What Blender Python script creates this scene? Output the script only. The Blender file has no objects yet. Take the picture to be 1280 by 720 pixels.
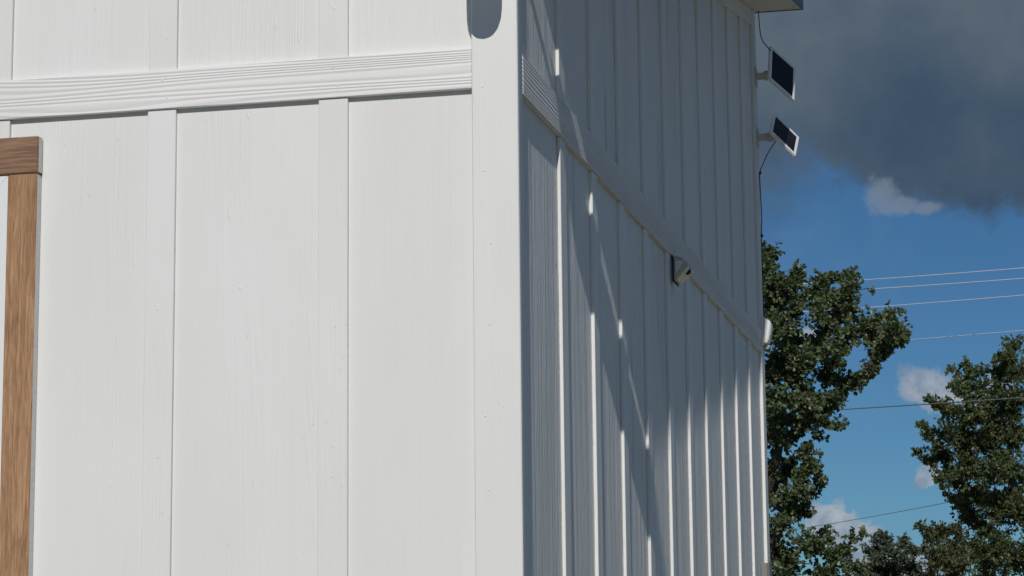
import bpy, bmesh, math, random
from mathutils import Vector, Matrix, noise as mnoise

random.seed(7)
SC = bpy.context.scene
COL = SC.collection

# ------------------------------------------------------------------ camera
CAM = Vector((1.0957, -4.8463, -1.2593))
R_RIGHT = Vector((0.9748999870, 0.2224076197, -0.0102404122))
R_DOWN = Vector((-0.0457157774, 0.1549516120, -0.9868637523))
R_FWD = Vector((-0.2178992498, 0.9625616077, 0.1612298618))
cam_data = bpy.data.cameras.new('camera')
cam_data.sensor_width = 36.0
cam_data.lens = 2896.87 / 1280.0 * 36.0
cam_data.clip_start = 0.05
cam_data.clip_end = 6000.0
cam = bpy.data.objects.new('camera', cam_data)
COL.objects.link(cam)
m = Matrix((R_RIGHT, -R_DOWN, -R_FWD)).transposed().to_4x4()
m.translation = CAM
cam.matrix_world = m
SC.camera = cam

# ------------------------------------------------------------------ light and sky
SUN_DIR = Vector((1.0, -8.7, 5.9)).normalized()
SUN_EL = math.asin(SUN_DIR.z)
SUN_AZ = math.atan2(SUN_DIR.x, SUN_DIR.y)
sun_data = bpy.data.lights.new('sun', 'SUN')
sun_data.energy = 4.8
sun_data.angle = math.radians(0.53)
sun_data.color = (1.0, 0.958, 0.895)
sun = bpy.data.objects.new('sun', sun_data)
COL.objects.link(sun)
sun.rotation_euler = (-SUN_DIR).to_track_quat('-Z', 'Y').to_euler()
sun.location = SUN_DIR * 40

SC.view_settings.view_transform = 'Standard'
SC.view_settings.look = 'None'
SC.view_settings.exposure = -0.80
SC.view_settings.gamma = 1.0

world = bpy.data.worlds.new('World')
SC.world = world
world.use_nodes = True


class Nodes:
    """small helper for wiring node trees"""
    def __init__(self, tree):
        self.t = tree
        tree.nodes.clear()

    def n(self, kind, **kw):
        nd = self.t.nodes.new(kind)
        ins = kw.pop('ins', {})
        for k, v in kw.items():
            setattr(nd, k, v)
        for k, v in ins.items():
            self.put(nd.inputs[k], v)
        return nd

    def put(self, sock, v):
        if isinstance(v, bpy.types.NodeSocket):
            self.t.links.new(v, sock)
        else:
            sock.default_value = v

    def math(self, op, a, b=0.0, c=None, clamp=False):
        nd = self.n('ShaderNodeMath', operation=op, use_clamp=clamp)
        self.put(nd.inputs[0], a)
        self.put(nd.inputs[1], b)
        if c is not None:
            self.put(nd.inputs[2], c)
        return nd.outputs[0]

    def smooth(self, v, lo, hi, a=0.0, b=1.0):
        nd = self.n('ShaderNodeMapRange', interpolation_type='SMOOTHSTEP')
        self.put(nd.inputs['Value'], v)
        nd.inputs['From Min'].default_value = lo
        nd.inputs['From Max'].default_value = hi
        nd.inputs['To Min'].default_value = a
        nd.inputs['To Max'].default_value = b
        return nd.outputs[0]

    def mix(self, fac, a, b):
        nd = self.n('ShaderNodeMix', data_type='RGBA')
        self.put(nd.inputs[0], fac)
        self.put(nd.inputs[6], a)
        self.put(nd.inputs[7], b)
        return nd.outputs[2]

    def noise(self, vec, scale, detail=3.0, rough=0.5, dist=0.0):
        nd = self.n('ShaderNodeTexNoise')
        self.put(nd.inputs['Vector'], vec)
        nd.inputs['Scale'].default_value = scale
        nd.inputs['Detail'].default_value = detail
        nd.inputs['Roughness'].default_value = rough
        nd.inputs['Distortion'].default_value = dist
        return nd.outputs['Fac']


def rgb(r, g, b):
    return (r, g, b, 1.0)


def build_sky():
    N = Nodes(world.node_tree)
    out = N.n('ShaderNodeOutputWorld')
    sky = N.n('ShaderNodeTexSky', sky_type='NISHITA')
    sky.sun_disc = False
    sky.sun_elevation = SUN_EL
    sky.sun_rotation = SUN_AZ
    sky.altitude = 1500
    sky.air_density = 1.0
    sky.dust_density = 0.1
    sky.ozone_density = 2.5
    tint = N.n('ShaderNodeMix', data_type='RGBA', blend_type='MULTIPLY')
    tint.inputs[0].default_value = 1.0
    N.put(tint.inputs[6], sky.outputs[0])
    tint.inputs[7].default_value = rgb(0.42, 0.74, 0.98)
    bg_sky = N.n('ShaderNodeBackground', ins={'Color': tint.outputs[2], 'Strength': SKY_STRENGTH})
    # clouds by direction (degrees of azimuth and elevation)
    tc = N.n('ShaderNodeTexCoord')
    sep = N.n('ShaderNodeSeparateXYZ', ins={0: tc.outputs['Generated']})
    x, y, z = sep.outputs
    az = N.math('MULTIPLY', N.math('ARCTAN2', x, y), 57.2958)
    el = N.math('MULTIPLY', N.math('ARCSINE', z), 57.2958)
    vec = N.n('ShaderNodeCombineXYZ', ins={0: az, 1: el, 2: 0.0}).outputs[0]
    d3 = tc.outputs['Generated']
    n_big = N.noise(d3, 9.0, 5.0, 0.55)
    n_mid = N.noise(d3, 75.0, 6.0, 0.62)
    n_fine = N.noise(d3, 210.0, 6.0, 0.65)
    warp_big = N.math('SUBTRACT', n_big, 0.5)
    warp = N.math('SUBTRACT', n_mid, 0.5)
    warp_f = N.math('SUBTRACT', n_fine, 0.5)

    def blob(a0, e0, ra, re, soft, wm, wf):
        u = N.math('DIVIDE', N.math('SUBTRACT', az, a0), ra)
        v = N.math('DIVIDE', N.math('SUBTRACT', el, e0), re)
        r = N.math('SQRT', N.math('ADD', N.math('MULTIPLY', u, u), N.math('MULTIPLY', v, v)))
        r = N.math('ADD', r, N.math('MULTIPLY', warp_big, wm * 0.8))
        r = N.math('ADD', r, N.math('MULTIPLY', warp, wm * 2.2))
        r = N.math('ADD', r, N.math('MULTIPLY', warp_f, wf * 2.4))
        return N.smooth(r, 1.0 + soft, 1.0 - soft)

    def union(items):
        o = items[0]
        for i in items[1:]:
            o = N.math('MAXIMUM', o, i)
        return o
    # the dark rain cloud: a broad mass above its ragged base
    dark_a = blob(-1.0, 19.6, 7.5, 8.80, 0.045, 0.075, 0.02)
    dark_b = blob(-9.2, 20.5, 7.4, 9.95, 0.13, 0.07, 0.02)
    dark_c = blob(9.0, 22.0, 9.0, 10.4, 0.05, 0.12, 0.05)
    dark = union([dark_a, dark_b, dark_c])
    # small bright cumulus puffs low over the trees, and the lit rim under the dark cloud
    puffs = union([
        blob(-2.62, 6.62, 0.62, 0.42, 0.34, 1.2, 0.5),
        blob(-1.95, 6.35, 0.9, 0.34, 0.30, 1.4, 0.5),
        blob(-5.0, 3.35, 0.62, 0.55, 0.14, 0.9, 0.5),
        blob(-4.25, 2.85, 0.50, 0.55, 0.14, 0.9, 0.5),
        blob(-3.4, 2.3, 0.9, 0.45, 0.2, 1.0, 0.5),
        blob(-2.55, 4.45, 0.34, 0.24, 0.25, 1.0, 0.5),
        blob(-5.45, 7.9, 0.36, 0.28, 0.3, 1.0, 0.5),
        blob(-0.85, 6.6, 0.4, 0.35, 0.3, 1.0, 0.5),
        blob(3.0, 5.5, 1.5, 0.7, 0.2, 1.2, 0.5),
        blob(6.5, 3.6, 1.8, 0.8, 0.2, 1.2, 0.5),
        blob(-12.0, 5.0, 2.2, 0.9, 0.2, 1.2, 0.5),
    ])
    rim = union([
        blob(-3.55, 11.32, 0.42, 0.40, 0.42, 0.9, 0.5),
        blob(-3.05, 11.05, 0.50, 0.22, 0.42, 0.9, 0.5),
        blob(-2.45, 10.98, 0.42, 0.16, 0.45, 0.9, 0.5),
    ])
    # unseen upper sky: scattered cumulus, made denser and brighter to raise ambient light
    scat = N.noise(d3, 4.2, 6.0, 0.55)
    high = N.smooth(el, 24.0, 34.0)
    scatter = N.math('MULTIPLY', N.smooth(scat, 0.50, 0.62), high)

    # thin haze-like veil around the puffs
    veil = N.math('MULTIPLY', N.smooth(N.noise(d3, 15.0, 5.0, 0.6), 0.48, 0.75), 0.16)

    K = CLOUD_K
    shade = N.math('ADD', N.smooth(el, 11.0, 17.0), N.math('ADD', N.math('MULTIPLY', warp_big, 1.6), N.math('MULTIPLY', N.math('SUBTRACT', N.noise(d3, 22.0, 4.0, 0.55), 0.5), 1.7)), clamp=True)
    dark_col = N.mix(shade, rgb(0.046 * K, 0.080 * K, 0.132 * K), rgb(0.112 * K, 0.146 * K, 0.180 * K))
    dark_col = N.mix(N.math('MULTIPLY', N.math('ADD', N.math('MULTIPLY', warp, 1.4), 0.35, clamp=True), 0.5),
                     dark_col, rgb(0.062 * K, 0.094 * K, 0.140 * K))
    puff_col = N.mix(N.math('ADD', N.math('ADD', N.math('MULTIPLY', warp, 2.6), N.math('MULTIPLY', warp_f, 1.6)), 0.5, clamp=True),
                     rgb(0.20 * K, 0.26 * K, 0.35 * K), rgb(0.44 * K, 0.47 * K, 0.51 * K))
    rim_col = rgb(0.20 * K, 0.25 * K, 0.33 * K)

    def bg(col):
        return N.n('ShaderNodeBackground', ins={'Color': col, 'Strength': 1.0}).outputs[0]

    def over(fac, a, b):
        nd = N.n('ShaderNodeMixShader')
        N.put(nd.inputs[0], fac)
        N.t.links.new(a, nd.inputs[1])
        N.t.links.new(b, nd.inputs[2])
        return nd.outputs[0]
    s = bg_sky.outputs[0]
    s = over(veil, s, bg(rgb(0.22 * K, 0.32 * K, 0.45 * K)))
    s = over(N.math('MULTIPLY', scatter, 0.8), s, bg(rgb(0.62 * K, 0.66 * K, 0.72 * K)))
    s = over(N.math('MULTIPLY', puffs, 0.84), s, bg(puff_col))
    s = over(N.math('MULTIPLY', dark, 0.97), s, bg(dark_col))
    s = over(N.math('MULTIPLY', rim, 0.62), s, bg(rim_col))
    N.t.links.new(s, out.inputs['Surface'])


SKY_STRENGTH = 0.078
CLOUD_K = 1.68
build_sky()

# ------------------------------------------------------------------ helpers
GROUND_Z = -2.80
SOFFIT_SLOPE = 0.185


def soffit_z(y):
    return 1.470 - SOFFIT_SLOPE * (4.64 - y)


def tag(o, label=None, cat=None, group=None, kind=None):
    if label:
        o['label'] = label
    if cat:
        o['category'] = cat
    if group:
        o['group'] = group
    if kind:
        o['kind'] = kind
    return o


def empty(name, loc, rot=(0, 0, 0)):
    o = bpy.data.objects.new(name, None)
    COL.objects.link(o)
    o.empty_display_size = 0.1
    o.location = loc
    o.rotation_euler = rot
    return o


def link(name, bm, mat, parent=None, loc=None, smooth=False):
    me = bpy.data.meshes.new(name)
    bmesh.ops.recalc_face_normals(bm, faces=bm.faces[:])
    bm.to_mesh(me)
    bm.free()
    if mat:
        me.materials.append(mat)
    if smooth:
        for p in me.polygons:
            p.use_smooth = True
    o = bpy.data.objects.new(name, me)
    COL.objects.link(o)
    if parent:
        o.parent = parent
    if loc is not None:
        o.location = loc
    return o


def again(src, parent, loc):
    c = src.copy()
    COL.objects.link(c)
    c.parent = parent
    c.location = loc
    return c


def bevel(bm, w, seg=1):
    bmesh.ops.bevel(bm, geom=[e for e in bm.edges], offset=w, segments=seg, profile=0.6, affect='EDGES')


def box(bm, lo, hi, bev=0.0, mat=None):
    b = bmesh.new()
    bmesh.ops.create_cube(b, size=1.0)
    c = [(lo[i] + hi[i]) / 2 for i in range(3)]
    s = [hi[i] - lo[i] for i in range(3)]
    for v in b.verts:
        v.co = Vector((c[0] + v.co.x * s[0], c[1] + v.co.y * s[1], c[2] + v.co.z * s[2]))
    if bev:
        bevel(b, bev)
    if mat is not None:
        b.transform(mat)
    merge(bm, b)
    return bm


def merge(bm, b):
    me = bpy.data.meshes.new('tmp')
    b.to_mesh(me)
    b.free()
    bm.from_mesh(me)
    bpy.data.meshes.remove(me)


def prism(bm, pts, a, b, axis='X', bev=0.0):
    """polygon pts extruded along axis between a and b; for X the points are (y, z), for Y (x, z), for Z (x, y)"""
    t = bmesh.new()

    def mk(p, d):
        return {'X': (d, p[0], p[1]), 'Y': (p[0], d, p[1]), 'Z': (p[0], p[1], d)}[axis]
    va = [t.verts.new(mk(p, a)) for p in pts]
    vb = [t.verts.new(mk(p, b)) for p in pts]
    t.faces.new(va)
    t.faces.new(vb[::-1])
    n = len(pts)
    for i in range(n):
        t.faces.new((va[i], vb[i], vb[(i + 1) % n], va[(i + 1) % n]))
    bmesh.ops.recalc_face_normals(t, faces=t.faces[:])
    if bev:
        bevel(t, bev)
    merge(bm, t)
    return bm


def tube(bm, pts, r, seg=8, cap=True):
    pts = [Vector(p) for p in pts]
    rs = r if isinstance(r, (list, tuple)) else [r] * len(pts)
    rings = []
    up = None
    for i, p in enumerate(pts):
        a = pts[max(i - 1, 0)]
        b = pts[min(i + 1, len(pts) - 1)]
        d = (b - a).normalized()
        if up is None:
            up = d.orthogonal().normalized()
        else:
            up = (up - d * up.dot(d))
            up = up.normalized() if up.length > 1e-6 else d.orthogonal().normalized()
        s = d.cross(up)
        rings.append([bm.verts.new(p + (up * math.cos(2 * math.pi * k / seg) + s * math.sin(2 * math.pi * k / seg)) * rs[i])
                      for k in range(seg)])
    for i in range(len(rings) - 1):
        for k in range(seg):
            bm.faces.new((rings[i][k], rings[i][(k + 1) % seg], rings[i + 1][(k + 1) % seg], rings[i + 1][k]))
    if cap:
        bm.faces.new(rings[0][::-1])
        bm.faces.new(rings[-1])
    return bm


def lathe(bm, prof, seg=24, mat=None):
    """profile of (r, z) turned about Z"""
    t = bmesh.new()
    rings = []
    for r, z in prof:
        rings.append([t.verts.new((r * math.cos(2 * math.pi * k / seg), r * math.sin(2 * math.pi * k / seg), z)) for k in range(seg)])
    for i in range(len(rings) - 1):
        for k in range(seg):
            t.faces.new((rings[i][k], rings[i][(k + 1) % seg], rings[i + 1][(k + 1) % seg], rings[i + 1][k]))
    t.faces.new(rings[0][::-1])
    t.faces.new(rings[-1])
    if mat is not None:
        t.transform(mat)
    merge(bm, t)
    return bm


# ------------------------------------------------------------------ materials
def material(name):
    mt = bpy.data.materials.new(name)
    mt.use_nodes = True
    return mt, Nodes(mt.node_tree)


def finish(N, **ins):
    out = N.n('ShaderNodeOutputMaterial')
    b = N.n('ShaderNodeBsdfPrincipled')
    for k, v in ins.items():
        N.put(b.inputs[k.replace('_', ' ')], v)
    N.t.links.new(b.outputs[0], out.inputs['Surface'])
    return b


def offset_coords(N):
    """object coordinates shifted by a random amount per object, so copies never repeat"""
    tc = N.n('ShaderNodeTexCoord')
    oi = N.n('ShaderNodeObjectInfo')
    k = N.n('ShaderNodeVectorMath', operation='SCALE')
    k.inputs[0].default_value = (3.1, 7.7, 5.3)
    N.put(k.inputs['Scale'], N.math('MULTIPLY', oi.outputs['Random'], 9.0))
    a = N.n('ShaderNodeVectorMath', operation='ADD')
    N.put(a.inputs[0], tc.outputs['Object'])
    N.put(a.inputs[1], k.outputs[0])
    return a.outputs[0]


def scaled(N, v, s):
    nd = N.n('ShaderNodeVectorMath', operation='MULTIPLY')
    N.put(nd.inputs[0], v)
    nd.inputs[1].default_value = s
    return nd.outputs[0]


def white_paint(name, axis, strength, ring_gap=0.011, everywhere=False, depth=0.0012, albedo=(0.772, 0.770, 0.756)):
    """white paint over embossed wood grain that runs along the given axis"""
    mt, N = material(name)
    v = offset_coords(N)
    long_ = {'X': (0.05, 1, 1), 'Y': (1, 0.05, 1), 'Z': (1, 1, 0.035)}[axis]
    g = scaled(N, v, long_)
    # cathedral rings: bands of a smoothly warped field
    field = N.noise(g, 7.0, 2.0, 0.45)
    sp = N.n('ShaderNodeSeparateXYZ', ins={0: v})
    across = sp.outputs[2] if axis != 'Z' else N.math('ADD', sp.outputs[0], sp.outputs[1])
    ring = N.math('ADD', N.math('MULTIPLY', field, (0.20 if everywhere else 0.42) / ring_gap), N.math('MULTIPLY', across, (0.98 if everywhere else 0.12) / ring_gap))
    ring = N.math('SINE', N.math('MULTIPLY', ring, 6.2832))
    ring = N.math('POWER', N.math('ADD', N.math('MULTIPLY', ring, 0.5), 0.5), 0.7)
    low = {'X': (0.6, 3, 3), 'Y': (3, 0.6, 3), 'Z': (5.5, 5.5, 0.7)}[axis]
    patch = N.smooth(N.noise(scaled(N, v, low), 1.6, 2.0, 0.5), 0.46, 0.62)
    fine = N.noise(scaled(N, v, {'X': (9, 260, 260), 'Y': (260, 9, 260), 'Z': (260, 260, 9)}[axis]), 1.0, 4.0, 0.6)
    streak = N.noise(scaled(N, v, {'X': (2.0, 70, 70), 'Y': (70, 2.0, 70), 'Z': (70, 70, 2.0)}[axis]), 1.0, 3.0, 0.6)
    lump = N.noise(v, 35.0, 3.0, 0.5)
    if everywhere:
        h = N.math('ADD', N.math('MULTIPLY', ring, 0.9), N.math('MULTIPLY', fine, 0.25))
    else:
        gate = N.smooth(N.noise(scaled(N, v, {'X': (4, 30, 30), 'Y': (30, 4, 30), 'Z': (30, 30, 4)}[axis]), 1.0, 3.0, 0.6), 0.40, 0.62)
        amount = N.math('ADD', N.math('MULTIPLY', N.math('MULTIPLY', patch, gate), 0.60), 0.05)
        h = N.math('ADD', N.math('MULTIPLY', ring, amount), N.math('MULTIPLY', fine, 0.30))
        h = N.math('ADD', h, N.math('MULTIPLY', streak, 0.80))
        broad = N.noise(scaled(N, v, {'X': (0.8, 24, 24), 'Y': (24, 0.8, 24), 'Z': (24, 24, 0.8)}[axis]), 1.0, 3.0, 0.55)
        h = N.math('ADD', h, N.math('MULTIPLY', broad, 1.3))
        # scattered short nicks where the brush skipped
        nick = N.noise(scaled(N, v, {'X': (30, 110, 110), 'Y': (110, 30, 110), 'Z': (110, 110, 30)}[axis]), 1.0, 1.0, 0.4)
        nick = N.math('MULTIPLY', N.smooth(nick, 0.70, 0.76), patch)
        h = N.math('ADD', h, N.math('MULTIPLY', nick, 1.0))
    h = N.math('ADD', h, N.math('MULTIPLY', lump, 0.20))
    bump = N.n('ShaderNodeBump', ins={'Height': h})
    bump.inputs['Strength'].default_value = strength
    bump.inputs['Distance'].default_value = depth
    tone = N.noise(scaled(N, v, (2.2, 2.2, 0.9)), 1.0, 4.0, 0.6)
    c = N.mix(N.smooth(tone, 0.3, 0.72), rgb(albedo[0] * 0.945, albedo[1] * 0.945, albedo[2] * 0.935), rgb(*albedo))
    dirt = N.smooth(N.noise(v, 18.0, 5.0, 0.7), 0.66, 0.86)
    c = N.mix(N.math('MULTIPLY', dirt, 0.10), c, rgb(0.5, 0.49, 0.45))
    finish(N, Base_Color=c, Roughness=0.55, Normal=bump.outputs[0])
    return mt


def plain(name, col, rough=0.5, metal=0.0, bump=0.0, scale=60.0, vary=0.12, coat=0.0):
    mt, N = material(name)
    v = offset_coords(N)
    n = N.noise(v, scale, 4.0, 0.6)
    c = N.mix(n, rgb(*[k * (1 - vary) for k in col]), rgb(*[min(1, k * (1 + vary)) for k in col]))
    ins = dict(Base_Color=c, Roughness=rough, Metallic=metal)
    if bump:
        b = N.n('ShaderNodeBump', ins={'Height': n})
        b.inputs['Strength'].default_value = bump
        b.inputs['Distance'].default_value = 0.001
        ins['Normal'] = b.outputs[0]
    p = finish(N, **ins)
    p.inputs['Coat Weight'].default_value = coat
    return mt


def raw_wood(name, axis, dark, light, gap=0.010):
    mt, N = material(name)
    v = offset_coords(N)
    g = scaled(N, v, {'X': (0.07, 1, 1), 'Z': (1, 1, 0.07)}[axis])
    field = N.noise(g, 9.0, 2.0, 0.5)
    ring = N.math('FRACT', N.math('MULTIPLY', field, 1.0 / gap * 0.12))
    fine = N.noise(scaled(N, v, {'X': (16, 240, 240), 'Z': (240, 240, 16)}[axis]), 1.0, 4.0, 0.65)
    blot = N.noise(scaled(N, v, {'X': (2, 9, 9), 'Z': (9, 9, 2)}[axis]), 1.0, 4.0, 0.6)
    f = N.math('ADD', N.math('MULTIPLY', ring, 0.13), N.math('MULTIPLY', fine, 0.78))
    f = N.math('ADD', f, N.math('MULTIPLY', N.math('SUBTRACT', blot, 0.5), 0.35))
    c = N.mix(N.smooth(f, 0.24, 0.70), rgb(*dark), rgb(*light))
    # knots and pin holes
    vor = N.n('ShaderNodeTexVoronoi', feature='F1')
    N.put(vor.inputs['Vector'], scaled(N, v, {'X': (6, 16, 16), 'Z': (16, 16, 6)}[axis]))
    vor.inputs['Scale'].default_value = 1.0
    knot = N.smooth(vor.outputs['Distance'], 0.16, 0.04)
    c = N.mix(N.math('MULTIPLY', knot, 0.75), c, rgb(dark[0] * 0.35, dark[1] * 0.33, dark[2] * 0.3))
    h = N.math('ADD', N.math('MULTIPLY', fine, 0.8), N.math('MULTIPLY', ring, 0.4))
    b = N.n('ShaderNodeBump', ins={'Height': h})
    b.inputs['Strength'].default_value = 0.6
    b.inputs['Distance'].default_value = 0.0015
    finish(N, Base_Color=c, Roughness=0.75, Normal=b.outputs[0])
    return mt


def leaf_material(name, a, b, trans):
    mt, N = material(name)
    geo = N.n('ShaderNodeNewGeometry')
    tc = N.n('ShaderNodeTexCoord')
    n = N.noise(tc.outputs['Object'], 1.1, 3.0, 0.6)
    f = N.math('ADD', N.math('MULTIPLY', geo.outputs['Random Per Island'], 0.7), N.math('MULTIPLY', N.math('SUBTRACT', n, 0.35), 0.9), clamp=True)
    c = N.mix(f, rgb(*a), rgb(*b))
    out = N.n('ShaderNodeOutputMaterial')
    p = N.n('ShaderNodeBsdfPrincipled', ins={'Base Color': c, 'Roughness': 0.42})
    t = N.n('ShaderNodeBsdfTranslucent', ins={'Color': c})
    mx = N.n('ShaderNodeMixShader', ins={0: trans})
    N.t.links.new(p.outputs[0], mx.inputs[1])
    N.t.links.new(t.outputs[0], mx.inputs[2])
    N.t.links.new(mx.outputs[0], out.inputs['Surface'])
    return mt


def bark_material():
    mt, N = material('bark')
    tc = N.n('ShaderNodeTexCoord')
    n = N.noise(scaled(N, tc.outputs['Object'], (9, 9, 2.5)), 2.0, 6.0, 0.65)
    c = N.mix(n, rgb(0.025, 0.021, 0.017), rgb(0.10, 0.085, 0.068))
    b = N.n('ShaderNodeBump', ins={'Height': n})
    b.inputs['Strength'].default_value = 0.9
    b.inputs['Distance'].default_value = 0.02
    finish(N, Base_Color=c, Roughness=0.9, Normal=b.outputs[0])
    return mt


def ground_material():
    mt, N = material('dry_grass_ground')
    tc = N.n('ShaderNodeTexCoord')
    a = N.noise(tc.outputs['Object'], 0.35, 6.0, 0.65)
    b_ = N.noise(tc.outputs['Object'], 14.0, 6.0, 0.7)
    f = N.math('ADD', N.math('MULTIPLY', a, 0.6), N.math('MULTIPLY', b_, 0.5))
    c = N.mix(N.smooth(f, 0.38, 0.72), rgb(0.30, 0.255, 0.195), rgb(0.14, 0.15, 0.085))
    bp = N.n('ShaderNodeBump', ins={'Height': b_})
    bp.inputs['Strength'].default_value = 0.8
    bp.inputs['Distance'].default_value = 0.05
    finish(N, Base_Color=c, Roughness=0.95, Normal=bp.outputs[0])
    return mt


M = {}
M['panel'] = white_paint('white_painted_siding', 'Z', 0.62)
M['side_panel'] = white_paint('white_painted_side_siding', 'Z', 1.0, depth=0.0050)
M['batten'] = white_paint('white_painted_batten', 'Z', 0.55, ring_gap=0.009)
M['corner'] = white_paint('white_painted_corner_board', 'Z', 0.55, ring_gap=0.012)
M['band_x'] = white_paint('white_painted_band_along_front', 'X', 0.92, ring_gap=0.0072, everywhere=True)
M['band_y'] = white_paint('white_painted_band_along_side', 'Y', 0.95, depth=0.0022, ring_gap=0.0095, everywhere=True)
M['soffit'] = white_paint('white_painted_soffit', 'Y', 0.3)
M['navy'] = plain('dark_navy_metal_trim', (0.028, 0.030, 0.052), 0.4, 0.0)
M['roof'] = plain('dark_metal_roofing', (0.05, 0.055, 0.07), 0.45, 0.6)
M['header'] = raw_wood('weathered_brown_wood', 'X', (0.15, 0.080, 0.044), (0.33, 0.195, 0.120))
M['post'] = raw_wood('brown_cedar_wood', 'Z', (0.24, 0.122, 0.056), (0.52, 0.305, 0.168))
M['oversprayed'] = plain('paint_sprayed_wood_edge', (0.72, 0.72, 0.70), 0.7, 0.0, 0.4, 90, 0.2)
M['vinyl'] = plain('white_vinyl', (0.80, 0.80, 0.80), 0.35, 0.0, 0.0, 8, 0.02)
M['plastic_white'] = plain('white_outdoor_plastic', (0.82, 0.825, 0.82), 0.38, 0.0, 0.05, 300, 0.03)
M['arm'] = plain('off_white_plastic_arm', (0.60, 0.58, 0.54), 0.5, 0.0, 0.1, 200, 0.06)
M['plastic_cream'] = plain('cream_lamp_diffuser', (0.92, 0.87, 0.68), 0.4, 0.0, 0.0, 40, 0.05)
M['plastic_grey'] = plain('olive_grey_plastic', (0.48, 0.47, 0.38), 0.45, 0.0, 0.0, 40, 0.06)
M['cheek'] = plain('pale_grey_cheek', (0.68, 0.71, 0.66), 0.4)
M['black'] = plain('black_rubber', (0.012, 0.012, 0.014), 0.5, 0.0, 0.0, 40, 0.1)
M['cable'] = plain('dark_cable_jacket', (0.03, 0.034, 0.04), 0.5)
M['box'] = plain('weathered_grey_plastic', (0.20, 0.195, 0.185), 0.6, 0.0, 0.2, 120, 0.15)
M['steel'] = plain('galvanised_steel', (0.50, 0.50, 0.50), 0.4, 0.8)
M['wire'] = plain('bare_aluminium_wire', (0.86, 0.88, 0.90), 0.4, 0.0)
M['dark_wire'] = plain('weathered_dark_wire', (0.16, 0.17, 0.17), 0.6, 0.0)
M['pole'] = plain('creosoted_pole_wood', (0.14, 0.10, 0.07), 0.9, 0.0, 0.6, 30, 0.3)
M['bark'] = bark_material()
M['ground'] = ground_material()
M['oak_leaf'] = leaf_material('oak_leaf', (0.056, 0.084, 0.034), (0.165, 0.205, 0.092), 0.32)
M['broad_leaf'] = leaf_material('broad_leaf', (0.050, 0.074, 0.027), (0.150, 0.185, 0.068), 0.32)
M['far_leaf'] = leaf_material('far_leaf', (0.055, 0.075, 0.048), (0.130, 0.155, 0.092), 0.22)
M['shrub_leaf'] = leaf_material('shrub_leaf', (0.055, 0.066, 0.027), (0.135, 0.142, 0.062), 0.22)
M['twig'] = plain('dry_grey_twig', (0.17, 0.14, 0.12), 0.9)


def solar_cell():
    mt, N = material('solar_cell')
    tc = N.n('ShaderNodeTexCoord')
    sep = N.n('ShaderNodeSeparateXYZ', ins={0: tc.outputs['Object']})
    fx = N.math('FRACT', N.math('MULTIPLY', sep.outputs[0], 46.0))
    line = N.smooth(N.math('ABSOLUTE', N.math('SUBTRACT', fx, 0.5)), 0.47, 0.495)
    c = N.mix(line, rgb(0.010, 0.011, 0.020), rgb(0.035, 0.037, 0.052))
    p = finish(N, Base_Color=c, Roughness=0.5)
    p.inputs['Specular IOR Level'].default_value = 0.2
    return mt


def glass():
    mt, N = material('window_glass')
    p = finish(N, Base_Color=rgb(0.03, 0.035, 0.04), Roughness=0.04)
    return mt


M['solar'] = solar_cell()
M['glass'] = glass()

# ------------------------------------------------------------------ ground
bm = bmesh.new()
S_ = 3000.0
n_ = 24
vs = [[bm.verts.new(((i / n_ - 0.5) * 2 * S_, (j / n_ - 0.5) * 2 * S_, GROUND_Z)) for j in range(n_ + 1)] for i in range(n_ + 1)]
for i in range(n_):
    for j in range(n_):
        bm.faces.new((vs[i][j], vs[i + 1][j], vs[i + 1][j + 1], vs[i][j + 1]))
tag(link('ground', bm, M['ground']), kind='structure')

# ------------------------------------------------------------------ the shed
PITCH = 0.4064
BAND_TOP = 0.0922
FRONT_W = 3.72
DEPTH = 4.645
FOOT = GROUND_Z + 0.14
shed = empty('shed', (-FRONT_W / 2, DEPTH / 2, GROUND_Z))
tag(shed, 'white painted board and batten shed with brown trimmed window and dark roof edge', 'shed')
inv = Vector((FRONT_W / 2, -DEPTH / 2, -GROUND_Z))       # shed-local = world + inv


def part(name, bm, mat, parent=None, centre=None):
    """link a mesh given in world coordinates as a part of the shed, its origin at centre"""
    c = Vector(centre) if centre is not None else Vector((0, 0, 0))
    for v in bm.verts:
        v.co -= c
    o = link(name, bm, mat, parent or shed)
    o.location = c + inv if parent is None else c - parent['_c']
    o['_c'] = c
    return o


def vec_c(o):
    return Vector(o['_c'])


BT = 0.0098          # batten thickness
SBAT = 0.0096      # side battens
BW = 0.068           # batten width
CTS = 0.0128         # near corner board, side face
CTF = 0.0135         # far corner board
CT = 0.0185          # corner board thickness
FBT = 0.0155         # front band thickness
SBT = 0.0142         # side band thickness

# front siding sheets: joints hide behind battens
joints = [0.0]
x = -0.371 - PITCH * 2 - BW / 2
while x > -FRONT_W + 0.3:
    joints.append(x)
    x -= PITCH * 3
joints.append(-FRONT_W)
front_top = soffit_z(0) - 0.002
for a, b in zip(joints[:-1], joints[1:]):
    for z0, z1 in ((FOOT, 0.030), (0.032, front_top)):
        bm = bmesh.new()
        # a window opening in the lower sheet(s)
        box(bm, (b + 0.0008, 0.0, z0), (a - 0.0008, 0.011, z1))
        part('siding_panel', bm, M['panel'], centre=((a + b) / 2, 0, (z0 + z1) / 2))

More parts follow.
